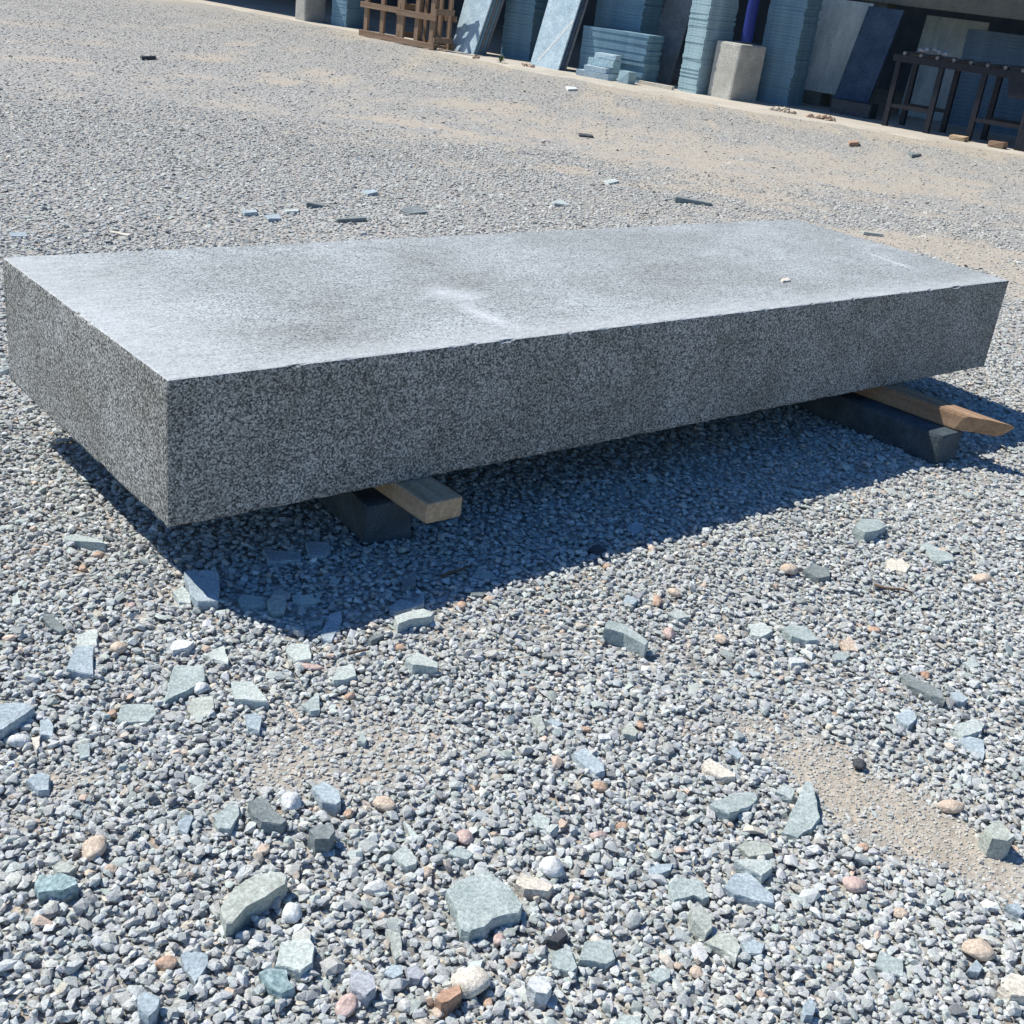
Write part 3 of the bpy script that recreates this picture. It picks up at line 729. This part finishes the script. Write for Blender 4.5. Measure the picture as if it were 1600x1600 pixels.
ring_specs = [  # distance from, to, spacing, mean radius, prototypes, share of a second layer, flatness
    (.95, 2.4, .0140, .0079, [hull_proto(10 + s % 8, 60 + s) for s in range(40)] + [ico_proto(s, 2) for s in range(4)], .8, .82),
    (2.4, 3.6, .0150, .0080, [hull_proto(11, 20 + s) for s in range(30)], .6, .78),
    (3.6, 6.2, .0175, .0088, [hull_proto(10, 100 + s) for s in range(24)], .2, .68),
    (6.2, 11.0, .0255, .0108, [hull_proto(9, 200 + s) for s in range(16)], .0, .6),
    (11.0, 25.0, .052, .0120, [hull_proto(8, 300 + s) for s in range(16)], .0, .55),
    (.96, 4.6, .0088, .0030, [hull_proto(8, 400 + s) for s in range(12)], .0, .9)]
PAL = [(.54, (.445, .468, .468)), (.28, (.49, .495, .468)), (.07, (.56, .567, .55)), (.080, (.395, .443, .425)), (.010, (.56, .43, .34)), (.03, (.53, .48, .40)), (.03, (.24, .25, .26))]
PC = np.array([c for _, c in PAL]); PP = np.array([p for p, _ in PAL]); PP = PP / PP.sum()
VV, FF, CC, off = [], [], [], 0
for d0, d1, step, rad, protos, second, flat in ring_specs:
    grit = rad < .005                                        # loose grains on the worn patches
    x, y = field(d0, d1, step); zoff = np.zeros(len(x))
    if second:
        x2, y2 = field(d0, d1, step / math.sqrt(second)); x = np.r_[x, x2]; y = np.r_[y, y2]; zoff = np.r_[zoff, np.full(len(x2), .008)]
    s, apron = sand(x, y)
    keep = (rng.random(len(x)) > np.clip(s * 1.0 - .12, 0, .62)) & (apron < .25 - .2 * rng.random(len(x)) ** .3)
    if grit: keep = rng.random(len(x)) < np.clip(np.clip(s * 1.3 - .12, 0, .8) + .25, 0, .8)
    pad = .0
    for P in chip_polys:
        lo, hi = P.min(0), P.max(0)
        bb = keep & (x > lo[0]) & (x < hi[0]) & (y > lo[1]) & (y < hi[1])
        ii = np.nonzero(bb)[0]
        if len(ii): keep[ii[inside(P, x[ii], y[ii])]] = False
    x, y, zoff, s = x[keep], y[keep], (zoff * np.clip(1 - 2.5 * s, 0, 1))[keep], s[keep]; n = len(x)
    r = rad * np.exp(rng.normal(0, .27, n)) * (1 if grit else (1 - (.62 if d1 < 6 else .25) * np.clip(s * 1.4, 0, 1)))
    flake = rng.random(n) < (.008 if d1 < 6 else .03); r = np.where(flake, r * (1.6 if d1 < 6 else 2.2), r)
    r = np.minimum(r, rad * 2.6)
    sc = np.stack([r * rng.uniform(.95, 1.4, n), r * rng.uniform(.75, 1.05, n), r * rng.uniform(.55, .85, n) * flat * np.where(flake, .38, 1)], 1)
    yaw = rng.uniform(0, 2 * np.pi, n); ti = rng.normal(0, .35, n); ta = rng.uniform(0, 2 * np.pi, n)
    cy, sy = np.cos(yaw), np.sin(yaw)
    Rz = np.zeros((n, 3, 3)); Rz[:, 0, 0] = cy; Rz[:, 0, 1] = -sy; Rz[:, 1, 0] = sy; Rz[:, 1, 1] = cy; Rz[:, 2, 2] = 1
    kx, ky = np.cos(ta), np.sin(ta); c, q = np.cos(ti), np.sin(ti)
    Rt = np.zeros((n, 3, 3)); Rt[:, 0, 0] = c + kx * kx * (1 - c); Rt[:, 0, 1] = kx * ky * (1 - c); Rt[:, 0, 2] = ky * q
    Rt[:, 1, 0] = kx * ky * (1 - c); Rt[:, 1, 1] = c + ky * ky * (1 - c); Rt[:, 1, 2] = -kx * q
    Rt[:, 2, 0] = -ky * q; Rt[:, 2, 1] = kx * q; Rt[:, 2, 2] = c
    Rm = Rt @ Rz
    zz = hgt(x, y) * np.clip(1 - (np.hypot(x, y) - 10) / 5, 0, 1) + zoff + sc[:, 2] * rng.uniform(.1, .7, n)
    ci = rng.choice(len(PC), n, p=PP); ci = np.where(flake, 3, ci)
    col = PC[ci] * np.exp(rng.normal(0, .15, n))[:, None] * (1 + rng.normal(0, .012, (n, 3)))
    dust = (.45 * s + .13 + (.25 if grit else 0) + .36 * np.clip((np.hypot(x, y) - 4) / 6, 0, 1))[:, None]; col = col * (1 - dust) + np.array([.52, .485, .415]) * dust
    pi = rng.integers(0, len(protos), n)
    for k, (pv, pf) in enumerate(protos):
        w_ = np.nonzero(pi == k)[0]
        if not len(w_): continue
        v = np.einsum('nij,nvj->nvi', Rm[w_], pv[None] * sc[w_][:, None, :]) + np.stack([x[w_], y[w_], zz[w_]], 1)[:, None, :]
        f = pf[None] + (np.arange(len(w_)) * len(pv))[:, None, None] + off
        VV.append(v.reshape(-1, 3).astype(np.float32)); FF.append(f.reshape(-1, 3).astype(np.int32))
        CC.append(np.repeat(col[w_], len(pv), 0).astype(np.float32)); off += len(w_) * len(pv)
VV = np.concatenate(VV); FF = np.concatenate(FF); CC = np.concatenate(CC)
me = bpy.data.meshes.new('gravel')
me.vertices.add(len(VV)); me.vertices.foreach_set('co', VV.ravel())
me.loops.add(FF.size); me.loops.foreach_set('vertex_index', FF.ravel())
me.polygons.add(len(FF)); me.polygons.foreach_set('loop_start', np.arange(0, FF.size, 3, dtype=np.int32))
me.polygons.foreach_set('use_smooth', np.zeros(len(FF), bool))
me.update()
ca = me.attributes.new('stone_colour', 'FLOAT_COLOR', 'POINT')
ca.data.foreach_set('color', np.concatenate([CC, np.ones((len(CC), 1), np.float32)], 1).ravel())
me.materials.append(gravel_mat())
gravel = bpy.data.objects.new('gravel', me); COL.objects.link(gravel); tag(gravel, kind='stuff')
print('gravel tris', len(FF))
del VV, FF, CC

# ------------------------------------------------------------------ the open shed behind the yard (u along its front, v into it)
def Fp(u, v, z=0.0):
    p = FO + FU * u + FN * v; return (p[0], p[1], z)
FZ = .012                                                  # apron level
def concrete(name, c0, c1, s=3.0):
    return stone_mat(name, c0, c1, scale=s, fine=70, rough=.92, bstr=.3)
M['floor'] = concrete('dusty_concrete_floor', (.42, .38, .32), (.56, .51, .44), 1.2)
M['conc'] = concrete('grey_concrete', (.36, .35, .31), (.52, .50, .45), 4)
M['conc_dark'] = concrete('old_dark_concrete', (.14, .14, .12), (.22, .21, .18), 4)
M['wall'] = concrete('shed_wall_shade', (.05, .06, .08), (.09, .10, .12), 2)  # dark blue tone carries the shade of the shed interior
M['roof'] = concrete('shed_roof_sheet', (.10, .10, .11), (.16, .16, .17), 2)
M['tile'] = stone_mat('sawn_slate_tile_shaded', (.13, .235, .31), (.22, .35, .43), scale=6, fine=60)  # slate with the shed's bluish shade put into its colour
M['tile2'] = stone_mat('sawn_slate_tile_sunlit', (.27, .40, .45), (.41, .54, .58), scale=6, fine=60)  # same slate in a brighter tone, sunlight put into the colour
M['tile_deep'] = stone_mat('sawn_slate_tile_deep_shade', (.10, .15, .20), (.17, .23, .29), scale=6, fine=60)  # same slate darkened again for the shade at the back
M['panel'] = stone_mat('pale_blue_slate', (.33, .44, .51), (.50, .61, .67), scale=5, fine=50)
M['panel_dark'] = stone_mat('dark_blue_slate', (.05, .08, .13), (.09, .13, .19), scale=5, fine=50)
M['panel_grey'] = stone_mat('grey_slate', (.17, .18, .19), (.26, .27, .28), scale=5, fine=50)
M['panel_wall'] = stone_mat('light_grey_stained_slate', (.40, .45, .45), (.64, .68, .65), scale=2.2, fine=50, stretch=(3, 3, .7))
M['steel'] = stone_mat('dark_steel', (.012, .014, .02), (.028, .030, .04), rough=.5, bstr=.1)
M['roller'] = stone_mat('worn_steel_roller', (.05, .05, .05), (.30, .29, .28), rough=.35, bstr=.1)
M['pole'] = stone_mat('blue_paint', (.012, .022, .15), (.025, .045, .23), rough=.45, bstr=.1)
M['crate'] = wood_mat('crate_wood', (.21, .135, .09), (.38, .265, .18), 2)
M['crate_h'] = wood_mat('crate_wood_lengthwise', (.21, .135, .09), (.38, .265, .18), 0)
M['leaf'] = stone_mat('weed_leaf', (.05, .09, .03), (.10, .15, .06))

us = np.r_[-26, np.arange(-16, 10.01, .35), 22]
bot, = ([],)
front = [(u, float(np.interp(u, EDGE_U, EDGE_V)) + .10 * math.sin(u * 3.1) + .07 * math.sin(u * 7.7 + 1)) for u in us]
loop = [(u, v) for u, v in front] + [(22, 9), (-26, 9)]
bm = bmesh.new()
rows = [[bm.verts.new((u, v + dv, z)) for u, v in front] for dv, z in ((-.10, -.03), (.22, FZ))]
rows.append([bm.verts.new((u, 9, FZ)) for u, v in front])
for a, b in zip(rows[:-1], rows[1:]):
    for i in range(len(a) - 1): bm.faces.new((a[i], a[i + 1], b[i + 1], b[i]))
fl = mesh_obj('floor', bm, M['floor']); fl.location = Fp(0, 0); fl.rotation_euler = (0, 0, FA); tag(fl, kind='structure')

shed = empty('stone_shed', Fp(0, 0, 0), FA)
tag(shed, 'long open fronted shed full of slate stacks at the far side of the yard', 'shed')
EAVE, RZ = -.43, 4.0
mesh_obj('roof', box_bm(-26, 22, EAVE, 9.2, RZ, RZ + .18), M['roof'], shed)
mesh_obj('back_wall', box_bm(-26, 22, 9, 9.2, FZ, RZ), M['wall'], shed)
for u in (-26.2, 22): mesh_obj('unseen_end_wall', box_bm(u, u + .2, .2, 9.2, -.1, RZ), M['wall'], shed)  # out of view, added so no sun enters past the ends
mesh_obj('beam', box_bm(1.18, 12, 2.0, 2.5, 1.60, 1.90, jit=.01, bevel=.02), M['conc_dark'], shed)
for u in (1.3, 11.5): mesh_obj('pillar', box_bm(u, u + .35, 2.08, 2.42, FZ, 1.60), M['conc_dark'], shed)

def put(name, bm, mt, u, v, z=FZ, rz=0.0, label=None, cat=None, group=None, parent=None):
    o = mesh_obj(name, bm, mt, parent)
    if parent is None:
        o.location = Fp(u, v, z); o.rotation_euler = (0, 0, FA + rz)
    tag(o, label, cat, group); return o

# concrete footings and the blue post
def footing(wx, wy, h):
    bm = bmesh.new(); add_box(bm, 0, wx, 0, wy, -.05, h, jit=.012, bevel=.035); return bm
put('concrete_footing', footing(.50, .58, .80), M['conc'], 0, .02, rz=-.22, label='pale concrete footing carrying the blue steel post', cat='footing')
put('concrete_footing', footing(.34, .50, 1.2), M['conc'], -9.5, 0, rz=-.15, label='concrete footing left of the wooden crates', cat='footing')
bm = bmesh.new(); bmesh.ops.create_cone(bm, cap_ends=True, segments=20, radius1=.085, radius2=.085, depth=RZ - .83)
put('steel_post', bm, M['pole'], .40, .22, .83 + (RZ - .83) / 2, label='round blue steel post standing on the concrete footing', cat='post')

# stacks of sawn tiles: every tile a thing
def tile_stack(u0, u1, v0, v1, z1, thick, mt, label, group, rz=0.0, z0=FZ, jit=.005):
    bm = bmesh.new(); add_box(bm, 0, u1 - u0, 0, v1 - v0, 0, thick * .965)
    o = put('slate_tile', bm, mt, u0, v0, z0, rz, label, 'slate tile', group)
    k = 1; z = z0 + thick
    r = random.Random(int(u0 * 100))
    while z < z1:
        c = o.copy(); COL.objects.link(c)
        c.location = Fp(u0 + r.uniform(-jit, jit), v0 + r.uniform(-jit, jit) * 1.6, z)
        c.rotation_euler = (0, 0, FA + rz + r.uniform(-.012, .012))
        q = r.choice((1, 1, 1, .85, .6)); c.scale = (r.uniform(.97, 1.0), r.uniform(.97, 1.0), q)
        z += thick * q; k += 1
tile_stack(-4.45, -3.80, .35, .95, 1.35, .055, M['tile'], 'slate tile in the tall stack between the two leaning pale slabs', 'tiles of the stack between leaning slabs')
tile_stack(-2.60, -1.66, .45, 1.0, 1.6, .055, M['tile'], 'slate tile in the tall stack behind the low tile pile', 'tiles of the stack behind the low pile')
tile_stack(-2.40, -1.12, -.10, .34, .70, .045, M['tile'], 'slate tile in the low wide pile beside the leaning slab', 'tiles of the low wide pile')
tile_stack(-.52, -.13, .0, .62, 1.62, .045, M['tile2'], 'slate tile in the stack just left of the concrete footing', 'tiles of the stack left of the footing', rz=-.2)
tile_stack(.38, 1.0, .75, 1.25, 1.75, .05, M['tile'], 'slate tile in the stack behind the blue steel post', 'tiles of the stack behind the post')
tile_stack(2.75, 4.7, 2.7, 3.4, 1.40, .06, M['tile_deep'], 'slate tile in the wide stack behind the roller table', 'tiles of the stack behind the roller table')
tile_stack(-8.72, -8.30, .25, .8, 1.2, .06, M['tile'], 'slate tile in the narrow stack right of the far concrete footing', 'tiles of the stack by the far footing')
# offcuts leaning and lying in front of the low pile
for (u, v, z, a, b, h, lab) in ((-2.05, -.62, FZ, .62, .22, .09, 'pale slate offcut at the bottom of the small pile before the tiles'),
                                (-1.92, -.60, FZ + .092, .42, .20, .08, 'pale slate offcut second in the small pile before the tiles'),
                                (-1.95, -.48, FZ + .174, .5, .2, .11, 'dull slate offcut third in the small pile before the tiles'),
                                (-1.86, -.44, FZ + .286, .4, .16, .08, 'pale slate offcut topping the small pile before the tiles'),
                                (-1.28, -.56, FZ, .20, .2, .17, 'small upright slate offcut right of the small pile')):
    put('slate_offcut', box_bm(0, a, 0, b, 0, h, jit=.008), M['panel'] if 'pale' in lab else M['tile2'], u, v, z, random.uniform(-.05, .05), lab, 'slate offcut', 'slate offcuts before the low pile')

# slabs leaning back against the stacks
def lean(u0, u1, v, h, th, du, dv, mt, label, z=FZ, group=None, du2=None, name='leaning_slab', rz=0.0):
    du2 = du if du2 is None else du2
    bm = bmesh.new(); W = u1 - u0; n = th
    k = h / math.hypot(h, dv); s = -dv / math.hypot(h, dv)
    bot = [(0, 0, 0), (W, 0, 0), (W, n * k, n * -s * -.0), (0, n * k, 0)]
    top = [(du, dv, h), (W + du2, dv, h), (W + du2, dv + n * k, h), (du, dv + n * k, h)]
    add_hex(bm, bot, top)
    return put(name, bm, mt, u0, v, z, rz, label, 'slab', group)
lean(-5.02, -4.42, -.32, 1.5, .03, .02, .36, M['panel'], 'leftmost pale blue slate slab leaning beside the wooden crates', du2=.16, rz=-.14)
for k in range(4):
    lean(-5.0, -4.40, -.275 + k * .07, 1.5, .05, .02, .36, M['panel_grey' if k % 2 else 'tile'], 'slate slab packed behind the leftmost pale slab', group='slabs packed behind the leftmost pale slab', du2=.15, rz=-.14)
lean(-3.22, -2.55, -.34, 1.6, .03, .0, .40, M['panel'], 'pale blue slate slab with a diagonal scratch leaning in the middle', du2=.06, rz=-.14)
ps = bpy.data.objects[-1] if False else [o for o in COL.objects if o.get('label', '').endswith('leaning in the middle')][0]
def face_pt(a, t, out):
    return (a * (.67 + .06 * t), .40 * t - out, 1.6 * t)
bm = bmesh.new()
quad = [(.22, .06), (.26, .045), (1.0, .46), (.96, .48)]
add_hex(bm, [face_pt(a, t, -.001) for a, t in quad], [face_pt(a, t, .002) for a, t in quad])
mesh_obj('chalk_streak', bm, M['white'], ps)
for k in range(2):
    lean(-3.2, -2.53, -.29 + k * .09, 1.6, .05, .0, .40, M['panel_dark' if k == 0 else 'panel_grey'], ('dark slab edge right behind the scratched pale slab', 'grey slab edge second behind the scratched pale slab')[k], du2=.05, rz=-.14)
lean(-1.75, -1.15, .75, 1.7, .04, .0, .42, M['panel_grey'], 'dull grey slab leaning behind the low tile pile')
lean(.55, 1.45, 1.75, 1.36, .05, .05, .16, M['panel_wall'], 'light grey stained slab leaning under the dark beam', z=FZ + .2)
put('stone_bearer', box_bm(0, .32, 0, .35, 0, .2, jit=.01), M['conc_dark'], .75, 1.7, label='dark block under the light grey stained slab', cat='stone block')
lean(1.42, 1.98, 1.35, 1.52, .05, .08, .42, M['panel_dark'], 'dark blue slab leaning left of the roller table')
lean(1.9, 2.9, 2.9, 1.5, .05, .0, .2, M['panel_wall'], 'pale slab at the back behind the roller table')
put('concrete_block', box_bm(0, .62, 0, .3, 0, .2, jit=.01), M['black'], 1.62, .95, label='black block on the floor before the dark blue slab', cat='block')
put('pale_stripe', box_bm(0, .62, 0, .06, 0, .05, jit=.004), M['cream'], -1.12, -.2, label='pale batten lying in the gap left of the tile stack', cat='stripe')  # low cream box across the gap

# roller table
rt_ = empty('roller_table', Fp(2.72, .35, FZ), FA); tag(rt_, 'dark steel roller table with worn rollers in the shed at right', 'roller table')
for u in (0, .62, 1.22, 1.9):
    for v in (0, .62):
        mesh_obj('leg', box_bm(u, u + .07, v, v + .07, 0, .86), M['steel'], rt_)
for v in (-.012, .632): mesh_obj('rail', box_bm(-.05, 2.2, v, v + .07, .862, .955), M['steel'], rt_)
for v in (.005, .625): mesh_obj('stretcher', box_bm(.072, .618, v, v + .05, .26, .31), M['steel'], rt_); mesh_obj('stretcher', box_bm(1.292, 1.898, v, v + .05, .26, .31), M['steel'], rt_)
for k in range(9):
    bm = bmesh.new(); bmesh.ops.create_cone(bm, cap_ends=True, segments=14, radius1=.024, radius2=.024, depth=.72,
                       matrix=Matrix.Translation((.1 + k * .235, .345, .979)) @ Matrix.Rotation(math.pi / 2, 4, 'X'))
    mesh_obj('roller', bm, M['roller'], rt_, smooth=False)
# saw housing at the table's end
sw = empty('stone_saw', Fp(4.62, .2, FZ), FA); tag(sw, 'dark machine with sloping hood at the end of the roller table', 'machine')
mesh_obj('base', box_bm(0, .9, .1, .8, 0, .62, jit=.01, bevel=.03), M['steel'], sw)
bm = bmesh.new(); add_hex(bm, [(-.25, .12, .63), (.55, .12, .63), (.55, .7, .63), (-.25, .7, .63)], [(-.35, .15, 1.02), (.3, .15, 1.02), (.3, .6, 1.02), (-.35, .6, 1.02)])
mesh_obj('hood', bm, M['steel'], sw)
put('wood_block', box_bm(0, .22, 0, .16, 0, .06, jit=.008), M['timber'], 3.80, .12, label='yellowish wood block by the third leg of the roller table', cat='wood block')
put('wood_block', box_bm(0, .2, 0, .15, 0, .08, jit=.008), M['crate_h'], 4.35, .12, label='reddish wood block beside the dark machine', cat='wood block')
bm = bmesh.new()
add_box(bm, 0, .7, 0, .4, 0, .16, jit=.01)
put('wooden_box', bm, M['crate_h'], 4.0, 2.8, 1.45, 0, 'brown wooden box on the wide tile stack at right', 'box')
M['rubble'] = stone_mat('dusty_rubble', (.40, .35, .28), (.54, .48, .39))
M['rubble_red'] = stone_mat('dusty_brick_rubble', (.40, .29, .22), (.52, .40, .31))
def rubble(u, v, s, n, mt, label, z=FZ):
    root = empty('rubble_heap', Fp(u, v, z), FA); tag(root, label, 'rubble'); bm = bmesh.new(); r = random.Random(int(u * 77))
    for k in range(n):
        pv, pf = hull_proto(10, 500 + k); q = s * r.uniform(.12, .42)
        a, d = r.uniform(0, 6.28), r.random() ** .6 * s
        ox, oy, oz = d * math.cos(a) * 1.5, d * math.sin(a) * .7, max(0, s * .28 * (1 - d / s)) + q * .15
        vs = [bm.verts.new((ox + p[0] * q * 1.2, oy + p[1] * q, oz + p[2] * q * .7)) for p in pv]
        for f in pf: bm.faces.new([vs[i] for i in f])
    mesh_obj('fragments', bm, mt, root)
rubble(1.5, -.35, .14, 26, M['rubble'], 'pale rubble heap on the apron right of the footing')
rubble(2.15, -.38, .15, 28, M['rubble_red'], 'reddish rubble heap on the apron before the roller table')
rubble(-3.0, -.75, .12, 12, M['rubble_red'], 'orange rubble at the foot of the scratched pale slab')
rubble(-3.9, -.95, .10, 9, M['rubble_red'], 'brick fragments on the apron between the leaning slabs')
rubble(-4.75, -.85, .10, 8, M['rubble_red'], 'pinkish fragments at the foot of the leftmost pale slab')
rubble(3.05, .75, .14, 16, M['grey'], 'grey rubble heap lying on the roller table', FZ + 1.03)
# a weed at the apron's edge
wd = empty('weed', Fp(-3.35, -.95, FZ), FA); tag(wd, 'small green weed growing at the apron edge', 'weed')
bm = bmesh.new(); r = random.Random(5)
for k in range(26):
    a = r.uniform(0, 6.28); L = r.uniform(.06, .13); h = r.uniform(.03, .11); wv = .012
    d = Vector((math.cos(a), math.sin(a), 0)); p = Vector((-d.y, d.x, 0)) * wv
    bm.faces.new([bm.verts.new(x) for x in (Vector((0, 0, 0)), d * L * .5 + p + Vector((0, 0, h)), d * L + Vector((0, 0, h * .9)), d * L * .5 - p + Vector((0, 0, h)))])
mesh_obj('foliage', bm, M['leaf'], wd)

# wooden crates standing at the apron edge
def crate(u, v, W, D, H, ups, rails, back, label, rz=0.0, deep=True):
    root = empty('wooden_crate' if deep else 'wooden_rack', Fp(u, v, FZ), FA + rz); tag(root, label, 'crate' if deep else 'rack')
    for x in ups:
        for y in ((0, D) if deep else (0,)):
            mesh_obj('post', box_bm(x, x + .085, y, y + .05, 0, H, jit=.004), M['crate'], root)
    for z in rails:
        mesh_obj('rail', box_bm(-.07, W + .07, -.037, -.004, z, z + .095, jit=.004), M['crate_h'], root)
        if not deep: continue
        mesh_obj('rail', box_bm(-.07, W + .07, D + .054, D + .087, z, z + .095, jit=.004), M['crate_h'], root)
        for x in (-.004, W + .004):
            sgn = -1 if x < 0 else 0
            mesh_obj('side_rail', box_bm(x + sgn * .032, x + sgn * .032 + .032, .0, D + .05, z + .1, z + .19, jit=.003), M['crate_h'], root)
    for x in back:
        mesh_obj('slat', box_bm(x, x + .07, D - .04, D - .004, .02, H, jit=.004), M['crate'], root)
    if deep: mesh_obj('bottom_board', box_bm(0, W, .055, D - .045, .02, .06), M['crate_h'], root)
crate(-6.78, -.75, .90, .40, 1.15, (0, .41, .815), (0, .47), (), 'flat open wooden frame with tall posts left of the slatted crate', deep=False)
crate(-5.76, -.88, .80, .42, 1.2, (0, .36, .715), (.0, .45, .88), (.20, .55), 'slatted wooden crate between the flat frame and the pale slab')
